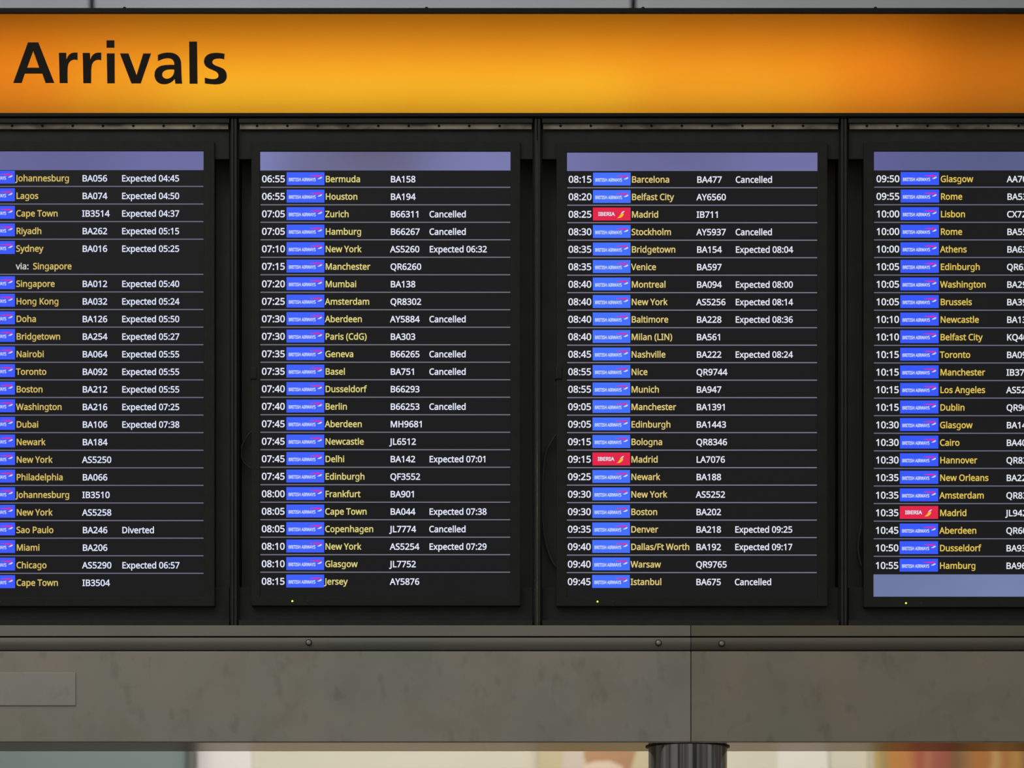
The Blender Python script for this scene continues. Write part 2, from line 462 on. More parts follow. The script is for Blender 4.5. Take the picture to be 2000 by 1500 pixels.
'p': (493, '273,438 344,424 401,383 437,313 449,216 444,148 427,93 401,49 365,17 322,-2 272,-8 213,1 170,24 139,55 134,55 137,20 139,-16 139,-192 68,-192 68,430 126,430 136,371 139,371 170,405 213,429|260,379 221,374 190,362 167,342 152,313 142,275 139,229 139,216 142,167 150,126 165,93 188,70 220,55 261,51 297,56 326,72 348,98 364,131 373,171 376,217 369,283 348,334 311,367'),
'q': (493, '354,-9 355,25 358,58 354,58 332,32 303,11 266,-3 219,-8 148,6 93,48 56,117 44,214 50,282 67,338 93,381 129,413 172,432 221,438 267,433 304,419 333,397 355,371 358,371 369,430 425,430 425,-192 354,-192|233,51 272,55 304,67 327,87 342,116 352,153 355,199 355,213 348,285 328,337 290,369 231,379 181,368 145,334 124,281 117,213 124,145 146,93 182,61'),
'r': (331, '269,438 295,437 319,433 310,368 287,372 264,374 217,363 176,334 149,289 139,229 139,0 68,0 68,430 126,430 134,351 137,351 170,395 214,426 240,435'),
's': (384, '348,119 343,80 327,49 302,24 268,6 226,-4 176,-8 99,-1 42,19 42,83 104,60 178,49 224,53 256,66 274,86 280,112 271,141 239,167 174,196 103,228 76,245 57,266 45,292 41,324 52,372 85,408 137,430 202,438 275,430 339,409 315,353 258,372 197,380 159,377 131,366 114,350 108,328 119,298 154,274 219,246 289,215 314,197 333,176 344,150'),
't': (289, '212,50 245,53 272,59 272,5 240,-4 200,-8 167,-5 138,4 112,20 91,44 78,79 74,125 74,375 13,375 13,409 75,437 103,528 144,528 144,430 269,430 269,375 144,375 144,127 149,93 163,69 185,54'),
'u': (496, '427,430 427,0 370,0 359,57 356,57 321,20 273,-1 220,-8 173,-4 134,8 103,29 81,59 68,99 63,148 63,430 135,430 135,153 141,108 158,76 188,57 230,51 273,55 306,69 330,91 345,121 354,160 357,206 357,430'),
'v': (407, '163,0 0,430 75,430 167,176 180,137 193,96 201,63 204,63 214,96 227,138 241,176 332,430 407,430 244,0'),
'w': (630, '346,243 336,276 328,308 321,335 316,357 313,357 308,335 302,307 294,275 284,242 207,1 127,1 9,431 82,431 141,201 153,154 163,109 169,73 172,73 178,97 185,128 193,160 201,188 277,431 354,431 428,188 440,149 451,109 457,74 460,74 466,108 477,153 489,201 549,431 621,431 502,1 419,1'),
'x': (424, '170,220 22,430 102,430 213,268 322,430 402,430 253,220 410,0 330,0 213,172 94,0 14,0'),
'y': (409, '1,430 76,430 169,185 184,144 196,105 205,68 209,68 224,121 245,186 333,430 409,430 224,-59 188,-130 165,-156 138,-176 106,-188 67,-192 34,-190 9,-186 9,-130 30,-133 56,-135 99,-126 130,-99 152,-59 174,-2'),
'z': (377, '346,0 31,0 31,47 262,375 45,375 45,430 340,430 340,377 112,55 346,55'),
'0': (459, '419,287 409,163 395,112 376,70 349,37 316,12 276,-3 229,-8 170,1 122,27 86,70 60,129 44,201 39,287 44,373 58,446 83,504 119,547 167,573 229,581 287,573 335,547 372,504 399,446 414,373|110,287 113,215 121,156 137,111 159,78 190,59 229,52 268,59 298,78 320,110 336,156 345,215 348,287 345,359 336,417 320,463 298,495 268,515 229,521 190,515 159,495 137,463 121,417 113,359'),
'1': (459, '285,0 216,0 216,400 216,439 217,470 219,499 196,477 169,455 108,405 71,452 226,573 285,573'),
'2': (459, '417,0 38,0 38,59 188,210 261,287 306,353 318,387 322,424 315,466 294,496 261,514 221,520 181,517 147,506 83,466 45,513 94,548 153,572 221,581 270,576 313,562 347,540 372,510 388,472 394,428 389,385 375,344 353,305 324,267 247,185 128,67 128,64 417,64'),
'3': (459, '395,439 392,403 381,372 363,347 340,326 310,311 277,302 277,298 337,283 379,255 405,214 413,163 407,116 390,74 360,40 318,14 263,-3 193,-8 110,-1 36,23 36,89 114,61 194,51 260,59 305,81 331,117 339,164 335,197 320,223 297,242 265,255 226,263 179,265 123,265 123,326 180,326 223,329 259,339 286,356 307,377 319,404 323,434 316,471 295,498 262,516 219,521 164,515 117,498 75,473 39,521 73,544 115,563 163,576 218,581 296,571 352,540 384,495'),
'4': (459, '443,130 359,130 359,0 291,0 291,130 17,130 17,190 286,576 359,576 359,193 443,193|291,374 291,412 293,444 294,474 295,500 292,500 276,468 257,438 86,193 291,193'),
'5': (459, '221,351 275,346 322,331 361,307 389,274 407,232 413,183 407,128 387,81 356,43 314,15 261,-2 199,-8 116,0 51,23 51,90 121,62 200,52 239,55 274,65 302,82 323,106 336,137 341,176 332,225 306,262 262,284 197,292 146,288 99,280 64,302 86,573 373,573 373,508 146,508 132,342 169,348'),
'6': (459, '44,245 51,342 75,433 95,474 121,510 155,539 196,562 246,576 306,581 344,579 377,573 377,513 344,520 308,523 257,518 216,504 183,483 158,454 139,419 127,380 115,291 119,291 150,326 194,350 255,358 302,353 342,338 375,313 400,279 416,236 421,184 415,129 399,82 372,44 336,15 291,-2 239,-8 199,-4 163,7 130,26 101,54 77,89 59,133 48,185|238,51 284,59 320,84 343,125 351,184 344,233 324,271 289,295 241,303 205,299 175,287 150,270 131,248 119,223 115,198 123,146 146,99 185,64 210,55'),
'7': (459, '109,0 344,508 35,508 35,573 419,573 419,518 187,0'),
'8': (459, '229,581 276,577 318,565 352,546 378,519 395,485 400,443 396,411 385,383 346,338 291,303 355,265 381,242 401,216 414,185 419,148 413,104 395,65 367,34 330,11 284,-3 231,-8 174,-3 126,10 89,33 61,63 45,101 39,146 43,183 56,214 75,241 99,264 158,299 107,336 71,383 61,411 58,444 63,485 80,518 107,545 141,565 182,577|108,145 116,107 138,76 176,55 229,48 281,55 319,76 342,108 350,148 346,174 335,197 293,235 229,265 217,270 157,237 121,197 111,173|228,524 188,518 155,502 134,476 127,441 130,414 141,391 179,357 232,330 282,357 317,392 327,414 330,441 323,476 302,502 270,518'),
'9': (459, '417,328 410,231 387,139 366,99 340,63 306,33 265,11 214,-3 154,-8 117,-6 82,0 82,60 115,53 152,50 204,54 245,68 278,90 303,118 322,153 334,192 346,281 341,281 310,247 266,223 204,214 158,219 118,235 85,260 61,294 45,336 40,387 46,443 63,491 90,529 127,557 171,575 223,581 262,577 299,565 332,545 361,518 384,483 402,439 413,388|223,521 178,513 142,488 118,447 110,388 117,339 137,301 171,277 220,269 256,273 286,285 311,303 330,325 342,349 346,374 338,426 315,474 277,508 252,518'),
':': (215, '58,43 61,69 72,85 88,94 107,97 126,94 142,85 153,69 157,43 153,18 142,2 126,-8 107,-11 88,-8 72,2 61,18|58,387 61,412 72,429 88,438 107,441 126,438 142,429 153,412 157,387 153,362 142,345 126,335 107,332 88,335 72,345 61,362'),
'/': (298, '290,573 77,0 8,0 221,573'),
'(': (241, '32,220 35,285 45,348 60,409 83,468 113,522 150,573 217,573 167,493 132,407 111,315 103,221 107,159 116,98 132,38 154,-20 182,-75 216,-127 150,-127 113,-77 83,-24 60,34 45,94 35,156'),
')': (241, '209,220 205,156 196,94 180,34 158,-24 128,-77 91,-127 25,-127 59,-75 87,-20 108,38 124,98 134,159 137,221 134,283 124,346 108,406 87,465 59,521 24,573 91,573 128,522 158,468 180,409 196,348 205,285'),
}

CAP = 573.0
_cache = {}


def thin(poly, tol=4.0):
    """Drop outline points that lie within tol of the line between their neighbours."""
    pts = list(poly)
    i = 0
    while len(pts) > 4 and i < len(pts):
        a, b, c = Vector(pts[i - 1]), Vector(pts[i]), Vector(pts[(i + 1) % len(pts)])
        d = c - a
        off = abs(d.x * (b - a).y - d.y * (b - a).x) / max(d.length, 1e-6)
        if (b - a).length < 6 or (off < tol and (b - a).dot(c - b) > 0 and (b - a).length < 70):
            pts.pop(i)
        else:
            i += 1
    return pts


def outset(poly, d):
    """Move an outline outwards along its normals to make the letter bolder."""
    poly = thin(poly)
    n = len(poly)
    out = []
    for i in range(n):
        a, b, c = Vector(poly[i - 1]), Vector(poly[i]), Vector(poly[(i + 1) % n])
        u, v = (b - a).normalized(), (c - b).normalized()
        n1, n2 = Vector((-u.y, u.x)), Vector((-v.y, v.x))
        k = 1.0 + n1.dot(n2)
        concave = u.x * v.y - u.y * v.x > 0
        s = (n1 + n2) / max(k, 0.06 if concave else 0.5)
        out.append(tuple(b + s * d))
    return out


def fill(polys):
    """Triangulate outlines with holes through a filled 2D curve; returns verts, faces."""
    cu = bpy.data.curves.new('outline', 'CURVE')
    cu.dimensions = '2D'
    cu.fill_mode = 'FRONT'
    for pl in polys:
        s = cu.splines.new('POLY')
        s.points.add(len(pl) - 1)
        for p, q in zip(s.points, pl):
            p.co = (q[0], q[1], 0, 1)
        s.use_cyclic_u = True
    ob = bpy.data.objects.new('outline', cu)
    me = ob.to_mesh()
    vs = [(v.co.x, v.co.y) for v in me.vertices]
    fs = [tuple(p.vertices) for p in me.polygons]
    ob.to_mesh_clear()
    bpy.data.objects.remove(ob)
    bpy.data.curves.remove(cu)
    return vs, fs


def glyph(ch, bold):
    key = (ch, bold)
    if key not in _cache:
        adv, s = GLYPHS[ch]
        polys = [[tuple(float(t) for t in p.split(',')) for p in pl.split()] for pl in s.split('|')]
        _cache[key] = (adv,) + fill([outset(pl, min(bold, 9) if ch == 'g' else bold) for pl in polys])
    return _cache[key]


def text_data(txt, px, base, cap, xs, y, bold=16):
    """Verts and faces of a line of text; pen at photograph position px, baseline row base, cap height cap pixels."""
    V, F = [], []
    k = cap / CAP
    x = px
    for ch in txt:
        if ch == ' ':
            x += 205 * k * xs
            continue
        adv, vs, fs = glyph(ch, bold)
        o = len(V)
        V += [P(x + vx * k * xs, base - vy * k, y) for vx, vy in vs]
        F += [tuple(i + o for i in f) for f in fs]
        x += adv * k * xs
    return V, F


def mesh_of(name, layers):
    """One mesh from several (verts, faces, material index) layers."""
    me = bpy.data.meshes.new(name)
    V, F, MI = [], [], []
    for vs, fs, mi in layers:
        o = len(V)
        V += [tuple(v) for v in vs]
        F += [tuple(i + o for i in f) for f in fs]
        MI += [mi] * len(fs)
    me.from_pydata(V, [], F)
    me.polygons.foreach_set('material_index', MI)
    me.update()
    return me


def quad(px0, py0, px1, py1, y):
    return [P(px0, py1, y), P(px1, py1, y), P(px1, py0, y), P(px0, py0, y)], [(0, 1, 2, 3)]


# ------------------------------------------------------------------ the setting
BACK = 6.0
Z0 = 0.0


def struct(o):
    o['kind'] = 'structure'
    return o


struct(MB().box((-11, -12, -0.2), (11, BACK + 0.3, 0.0)).build('floor', M['floor'], origin=(0, 0, 0)))
struct(MB().box((-11, BACK, 0.0), (11, BACK + 0.3, 4.2)).build('wall_back', M['cream'], origin=(0, BACK, 0)))

# upper part of the rear wall: wide grey cladding sheets with open dark joints between them
seams = [P(x, 0, BACK).x for x in (-877, 180, 1237, 2294)]
edges = [-11] + seams + [11]
b = MB()
for i in range(len(edges) - 1):
    b.box((edges[i] + (0.011 if i else 0), BACK - 0.02, 4.2), (edges[i + 1] - (0.011 if i < len(edges) - 2 else 0), BACK + 0.1, 8.2), 0.003)
struct(b.build('wall_upper', M['wall_grey'], origin=(0, BACK, 4.2)))
struct(MB().box((-11, BACK + 0.1, 4.2), (11, BACK + 0.3, 8.2)).build('trim_1', M['joint'], origin=(0, BACK + 0.1, 4.2)))

# ------------------------------------------------------------------ things against the rear wall
ZT = 3.9


def wall_box(b, x0, x1, z0, z1, yf, yb, bevel=0.0, mi=0):
    a, c = P(x0, 0, yf), P(x1, 0, yf)
    return b.box((a.x, yf, z0), (c.x, yb, z1), bevel, mi)


pp = thing('partition_panel', 'grey-green wall panel with a dark upright edge, left of the white panel under the beam', 'panel', P(150, 0, 5.8) * 0 + Vector((P(150, 0, 5.8).x, 5.9, 0)))
wall_box(MB(), -420, 365, 0, ZT, 5.84, BACK - 0.002, 0.004).build('panel_sheet', M['grey_green'], pp)
wall_box(MB(), 366, 375.5, 0, ZT, 5.80, BACK - 0.002, 0.003).build('edge_post', M['dark_post'], pp)['label'] = 'dark grey upright edge post'

wp = wall_box(MB(), 384, 492, 0, ZT, 5.98, BACK - 0.002, 0.006).build('wall_panel', M['white_panel'], origin=(P(434, 0, 5.94).x, 5.97, 0))
tag(wp, 'narrow bright white wall panel right of the grey-green one under the beam', 'panel')


wp = wall_box(MB(), 1519, 1619, 0, ZT, 5.986, BACK - 0.002, 0.006).build('wall_panel', M['cream_panel'], origin=(P(1569, 0, 5.95).x, 5.975, 0))
tag(wp, 'pale cream wall panel between the steel column and the orange poster', 'panel')


def print_mat(name, stops, scale, stretch, detail=1.5, dist=0.6, seed=(0, 0, 0)):
    """Printed picture: soft patches of flat ink colours."""
    m, nt, N, L, b = nodes_of(name)
    tc = N.new('ShaderNodeTexCoord')
    mp = N.new('ShaderNodeMapping')
    mp.inputs['Scale'].default_value = stretch
    mp.inputs['Location'].default_value = seed
    nz = N.new('ShaderNodeTexNoise')
    nz.inputs['Scale'].default_value = scale
    nz.inputs['Detail'].default_value = detail
    nz.inputs['Distortion'].default_value = dist
    rp = N.new('ShaderNodeValToRGB')
    el = rp.color_ramp.elements
    for i, (p, c) in enumerate(stops):
        e = el[i] if i < 2 else el.new(p)
        e.position, e.color = p, lin(c)
    L.new(tc.outputs['Object'], mp.inputs['Vector'])
    L.new(mp.outputs[0], nz.inputs['Vector'])
    L.new(nz.outputs['Fac'], rp.inputs[0])
    L.new(rp.outputs[0], b.inputs['Base Color'])
    b.inputs['Roughness'].default_value = 0.6
    return m


M['ink_tan'] = print_mat('tan_ink', [(0.3, (196, 178, 134)), (0.7, (206, 192, 152))], 2, (1, 1, 1))
M['ink_pink'] = print_mat('pale_pink_ink', [(0.3, (205, 186, 168)), (0.7, (212, 196, 178))], 2, (1, 1, 1))
M['ink_brown'] = print_mat('brown_ink', [(0.35, (178, 132, 92)), (0.65, (190, 143, 102))], 4, (1, 1, 1))
M['ink_pale'] = print_mat('pale_skin_ink', [(0.3, (222, 196, 170)), (0.7, (230, 206, 180))], 4, (1, 1, 1))
# autumn-coloured picture: upright soft bands of ink, wavering down the sheet
m, nt, N, L, b = nodes_of('orange_ink')
tc, sx, nz, ma, mr, rp = (N.new('ShaderNode' + k) for k in ('TexCoord', 'SeparateXYZ', 'TexNoise', 'Math', 'MapRange', 'ValToRGB'))
KX = PX * (CAM_D + 5.93) / CAM_D
nz.inputs['Scale'].default_value = 3.0
nz.inputs['Detail'].default_value = 2.0
mr.inputs['From Min'].default_value, mr.inputs['From Max'].default_value = -200 * KX, 430 * KX
ma.operation = 'MULTIPLY_ADD'
ma.inputs[1].default_value = 0.10
L.new(tc.outputs['Object'], sx.inputs[0])
L.new(tc.outputs['Object'], nz.inputs['Vector'])
L.new(sx.outputs['X'], mr.inputs['Value'])
L.new(nz.outputs['Fac'], ma.inputs[0])
L.new(mr.outputs[0], ma.inputs[2])
INK = [(1700, (204, 178, 116)), (1722, (168, 142, 84)), (1742, (196, 132, 52)), (1772, (198, 126, 68)), (1798, (170, 84, 56)), (1812, (182, 112, 74)),
       (1828, (170, 92, 68)), (1855, (158, 82, 58)), (1868, (126, 92, 46)), (1884, (154, 110, 60)), (1902, (180, 114, 48)), (1928, (182, 116, 48)),
       (1941, (202, 160, 92)), (1956, (176, 114, 52)), (1980, (188, 140, 68)), (2002, (146, 98, 40)), (2060, (190, 120, 60)), (2120, (170, 92, 62)),
       (2190, (200, 150, 80)), (2260, (180, 116, 50))]
for i, (x, c) in enumerate(INK):
    e = rp.color_ramp.elements[i] if i < 2 else rp.color_ramp.elements.new(1.0)
    e.position, e.color = min((x - 1700) / 630 + 0.05, 1.0), lin(c)
L.new(ma.outputs[0], rp.inputs[0])
L.new(rp.outputs[0], b.inputs['Base Color'])
b.inputs['Roughness'].default_value = 0.6
M['ink_autumn'] = m

# picture poster half hidden by the column
YF = 5.93
q = lambda pts, mi: ([P(x, y, YF - 0.0004 * (mi + 1)) for x, y in pts], [tuple(range(len(pts)))], mi)
po = thing('poster', 'pale poster with a brown and pink picture, left of the steel column under the beam', 'poster', (P(1180, 0, YF).x, 5.96, 1.2))
wall_box(MB(), 1052, 1272, 1.2, ZT, YF, BACK, 0.003).build('poster_board', M['ink_tan'], po)
lay = [q([(1118, 1330), (1150, 1330), (1150, 1466), (1128, 1520), (1060, 2000), (1056, 2000), (1096, 1512)], 0),
       q([(1150, 1300), (1246, 1300), (1243, 1466), (1226, 1520), (1190, 1600), (1150, 1500), (1140, 1478)], 1),
       q([(1138, 1496), (1160, 1487), (1190, 1486), (1216, 1497), (1224, 1540), (1180, 1700), (1140, 1800)], 2)]
pr = link('printed_picture', mesh_of('printed_picture', [(v, [f[0][::-1]] if False else f, mi) for v, f, mi in lay]),
          [M['ink_pink'], M['ink_brown'], M['ink_pale']], po)

po2 = thing('poster', 'bright poster with blurred yellow, orange and red patches at lower right under the beam', 'poster', (P(1900, 0, YF).x, 5.96, 1.2))
wall_box(MB(), 1698, 2330, 1.2, ZT, YF, BACK, 0.003).build('poster_board', M['poster_frame'], po2)
wall_box(MB(), 1706, 2322, 1.23, ZT - 0.03, YF - 0.002, YF + 0.002).build('printed_picture', M['ink_autumn'], po2)

# ------------------------------------------------------------------ steel beam cladding and its column
XJ = 1349.0
BL, BR = -190.0, 2290.0
YB = 0.19


def zrow(py, y=0.0):
    return P(0, py, y).z


def cladding(label, x0, x1, bolts, plate=None, mats=('steel_lip', 'steel_channel', 'steel')):
    t = thing('beam_cladding', label, 'cladding', (P((x0 + x1) / 2, 0).x, 0.08, zrow(1450)), 'steel cladding sections')
    X0, X1 = P(x0, 0).x, P(x1, 0).x
    # lip: flat strip with a small rounded lower edge
    MB().box((X0, -0.006, zrow(1243.2)), (X1, 0.05, zrow(1222)), 0.001).build('upper_lip', M[mats[0]], t)
    # channel: gently convex strip
    za, zb = zrow(1245.3), zrow(1269.8)
    prof = [(0.05, za), (0.004, za)]
    for i in range(9):
        u = i / 8
        ang = math.radians(-16 + 48 * u)
        prof.append((0.002 - 0.010 * (math.cos(ang) - 0.84) / 0.16, za + (zb - za) * (0.03 + 0.94 * u)))
    prof += [(0.004, zb), (0.05, zb)]
    MB().prism(prof, X0, X1, 0, True).build('channel_strip', M[mats[1]], t)
    # fascia sheet folded in at top and bottom
    MB().box((X0, -0.012, zrow(1449, -0.012)), (X1, 0.05, zrow(1272, -0.012)), 0.0015).build('fascia', M[mats[2]], t)
    # dark core that closes the grooves, and the back of the box
    MB().box((X0 + 0.001, 0.006, zrow(1447)), (X1 - 0.001, YB, zrow(1222.5))).build('core', M['black_dark'], t)
    zs = zrow(1449, -0.012) - 0.0015
    MB().box((X0, -0.009, zs), (X1, YB + 0.004, zs + 0.004)).build('soffit', M['steel_soffit'], t)
    for bx, by in bolts:
        c = P(bx, by, -0.008)
        bb = MB()
        bb.lathe([(0.0074, -0.004), (0.0074, 0.0012), (0.0066, 0.002)], (c.x, c.y, c.z), 'y', 24, 1)
        bb.lathe([(0.0056, 0.002), (0.0056, 0.0036), (0.0050, 0.0046), (0.0036, 0.0052), (0.0008, 0.0054)], (c.x, c.y, c.z), 'y', 24, 0)
        bb.build('bolt', [M['bolt'], M['bolt_ring']], t)
    if plate:
        MB().pbox(*plate, -0.0155, -0.0119, 0.0008).build('cover_plate', M['steel_plate'], t)['label'] = 'small lighter cover plate'
    return t


cladding('long grey steel beam cladding with a small cover plate, left of the vertical joint', BL, XJ - 0.6, [(603, 1255), (1286, 1255.5)], (-75, 1313.5, 147.5, 1378))
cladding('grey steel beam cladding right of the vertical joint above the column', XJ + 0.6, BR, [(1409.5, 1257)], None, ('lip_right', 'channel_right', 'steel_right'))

zs = zrow(1449, -0.012) - 0.0015
cx, cy, cr = P(1343, 1455, 0.08).x, 0.082, 0.0915
ct = thing('steel_column', 'round polished steel column under the grey beam', 'column', (cx, cy, 0))
MB().lathe([(cr, 0.0), (cr, zs - 0.0024)], (cx, cy, 0), 'z', 96).build('shaft', M['steel_column'], ct)
MB().lathe([(cr + 0.0003, zs - 0.0024), (cr + 0.006, zs - 0.0018), (cr + 0.006, zs)], (cx, cy, 0), 'z', 96).build('collar', M['gasket'], ct)['label'] = 'black rubber collar'

# ------------------------------------------------------------------ cabinet bays
BAYS = [(-140, 457), (457, 1049.7), (1049.7, 1648), (1648, 2243)]
TOPS = ['Johannesburg', 'Bermuda', 'Barcelona', 'Glasgow']
CAB_TOP, CAB_BOT = 231.0, 1221.5
for (x0, x1), first in zip(BAYS, TOPS):
    t = thing('display_cabinet', 'black recessed cabinet bay around the screen whose top row reads %s' % first, 'cabinet',
              (P((x0 + x1) / 2, 0).x, 0.1, zrow(CAB_BOT)), 'cabinet bays of the board')
    for s, xe in ((1, x0), (-1, x1)):
        fr = MB()
        a, c = sorted((xe + s * 0.6, xe + s * 5.6))
        a2, c2 = P(a, CAB_TOP), P(c, CAB_BOT)
        fr.box((a2.x, -0.003, a2.z - 0.001), (c2.x, 0.17, c2.z), 0.0010, 1)          # bright outer edge
        a, c = sorted((xe + s * 5.6, xe + s * 9.2))
        a2, c2 = P(a, CAB_TOP), P(c, CAB_BOT)
        fr.box((a2.x, 0.012, a2.z - 0.001), (c2.x, 0.17, c2.z))                # step back
        fr.build('side_frame', [M['black_dark'], M['black_ridge']], t)
    xa, xb = x0 + 9.2, x1 - 9.2
    MB().pbox(xa, CAB_TOP, xb, 240, -0.005, 0.17, 0.001).build('top_rail', M['black'], t)
    # perforated strip under the rail, set back
    v = MB()
    v.pbox(xa + 2, 239, xb - 2, 252.2, 0.004, 0.006)
    k = int((xb - xa) / 59)
    for i in range(k):
        c = P(xa + 36 + i * 59.2, 246, 0.004)
        v.lathe([(0.0031, 0.0), (0.0031, 0.0004)], (c.x, c.y, c.z), 'y', 14, 1)
    v.build('vent_strip', [M['vent'], M['hole']], t)
    MB().pbox(xa, 251, xb, 311, 0.013, 0.03, 0.001).build('top_panel', M['black'], t)
    MB().pbox(xa, 1147, xb, 1213, 0.024, 0.04, 0.001).build('bottom_panel', M['black'], t)
    MB().pbox(xa, 1211, xb, CAB_BOT, 0.0, 0.17, 0.001).build('bottom_rail', M['black'], t)
    a, c = P(xa, 238), P(xb, 1214)
    MB().box((a.x, 0.095, a.z), (c.x, 0.169, c.z)).build('back_panel', M['recess'], t)

# ------------------------------------------------------------------ flight displays
BA, IB = 'blue', 'red'
E = 'Expected '
C = 'Cancelled'
ROWS = [
    [(None, 'Johannesburg', 'BA056', E + '04:45'), (None, 'Lagos', 'BA074', E + '04:50'), (None, 'Cape Town', 'IB3514', E + '04:37'),
     (None, 'Riyadh', 'BA262', E + '05:15'), (None, 'Sydney', 'BA016', E + '05:25'), ('via', 'Singapore', '', ''),
     (None, 'Singapore', 'BA012', E + '05:40'), (None, 'Hong Kong', 'BA032', E + '05:24'), (None, 'Doha', 'BA126', E + '05:50'),
     (None, 'Bridgetown', 'BA254', E + '05:27'), (None, 'Nairobi', 'BA064', E + '05:55'), (None, 'Toronto', 'BA092', E + '05:55'),
     (None, 'Boston', 'BA212', E + '05:55'), (None, 'Washington', 'BA216', E + '07:25'), (None, 'Dubai', 'BA106', E + '07:38'),
     (None, 'Newark', 'BA184', ''), (None, 'New York', 'AS5250', ''), (None, 'Philadelphia', 'BA066', ''),
     (None, 'Johannesburg', 'IB3510', ''), (None, 'New York', 'AS5258', ''), (None, 'Sao Paulo', 'BA246', 'Diverted'),
     (None, 'Miami', 'BA206', ''), (None, 'Chicago', 'AS5290', E + '06:57'), (None, 'Cape Town', 'IB3504', '')],
    [('06:55', 'Bermuda', 'BA158', ''), ('06:55', 'Houston', 'BA194', ''), ('07:05', 'Zurich', 'B66311', C), ('07:05', 'Hamburg', 'B66267', C),
     ('07:10', 'New York', 'AS5260', E + '06:32'), ('07:15', 'Manchester', 'QR6260', ''), ('07:20', 'Mumbai', 'BA138', ''),
     ('07:25', 'Amsterdam', 'QR8302', ''), ('07:30', 'Aberdeen', 'AY5884', C), ('07:30', 'Paris (CdG)', 'BA303', ''),
     ('07:35', 'Geneva', 'B66265', C), ('07:35', 'Basel', 'BA751', C), ('07:40', 'Dusseldorf', 'B66293', ''), ('07:40', 'Berlin', 'B66253', C),
     ('07:45', 'Aberdeen', 'MH9681', ''), ('07:45', 'Newcastle', 'JL6512', ''), ('07:45', 'Delhi', 'BA142', E + '07:01'),
     ('07:45', 'Edinburgh', 'QF3552', ''), ('08:00', 'Frankfurt', 'BA901', ''), ('08:05', 'Cape Town', 'BA044', E + '07:38'),
     ('08:05', 'Copenhagen', 'JL7774', C), ('08:10', 'New York', 'AS5254', E + '07:29'), ('08:10', 'Glasgow', 'JL7752', ''),
     ('08:15', 'Jersey', 'AY5876', '')],
    [('08:15', 'Barcelona', 'BA477', C), ('08:20', 'Belfast City', 'AY6560', ''), ('08:25', 'Madrid', 'IB711', ''),
     ('08:30', 'Stockholm', 'AY5937', C), ('08:35', 'Bridgetown', 'BA154', E + '08:04'), ('08:35', 'Venice', 'BA597', ''),
     ('08:40', 'Montreal', 'BA094', E + '08:00'), ('08:40', 'New York', 'AS5256', E + '08:14'), ('08:40', 'Baltimore', 'BA228', E + '08:36'),
     ('08:40', 'Milan (LIN)', 'BA561', ''), ('08:45', 'Nashville', 'BA222', E + '08:24'), ('08:55', 'Nice', 'QR9744', ''),
     ('08:55', 'Munich', 'BA947', ''), ('09:05', 'Manchester', 'BA1391', ''), ('09:05', 'Edinburgh', 'BA1443', ''),
     ('09:15', 'Bologna', 'QR8346', ''), ('09:15', 'Madrid', 'LA7076', ''), ('09:25', 'Newark', 'BA188', ''), ('09:30', 'New York', 'AS5252', ''),
     ('09:30', 'Boston', 'BA202', ''), ('09:35', 'Denver', 'BA218', E + '09:25'), ('09:40', 'Dallas/Ft Worth', 'BA192', E + '09:17'),
     ('09:40', 'Warsaw', 'QR9765', ''), ('09:45', 'Istanbul', 'BA675', C)],
    [('09:50', 'Glasgow', 'AA70', ''), ('09:55', 'Rome', 'BA53', ''), ('10:00', 'Lisbon', 'CX72', ''), ('10:00', 'Rome', 'BA55', ''),
     ('10:00', 'Athens', 'BA63', ''), ('10:05', 'Edinburgh', 'QR62', ''), ('10:05', 'Washington', 'BA29', ''), ('10:05', 'Brussels', 'BA39', ''),
     ('10:10', 'Newcastle', 'BA13', ''), ('10:10', 'Belfast City', 'KQ40', ''), ('10:15', 'Toronto', 'BA09', ''), ('10:15', 'Manchester', 'IB371', ''),
     ('10:15', 'Los Angeles', 'AS52', ''), ('10:15', 'Dublin', 'QR96', ''), ('10:30', 'Glasgow', 'BA14', ''), ('10:30', 'Cairo', 'BA40', ''),
     ('10:30', 'Hannover', 'QR82', ''), ('10:35', 'New Orleans', 'BA22', ''), ('10:35', 'Amsterdam', 'QR83', ''), ('10:35', 'Madrid', 'JL942', ''),
     ('10:45', 'Aberdeen', 'QR60', ''), ('10:50', 'Dusseldorf', 'BA93', ''), ('10:55', 'Hamburg', 'BA96', '')],
]
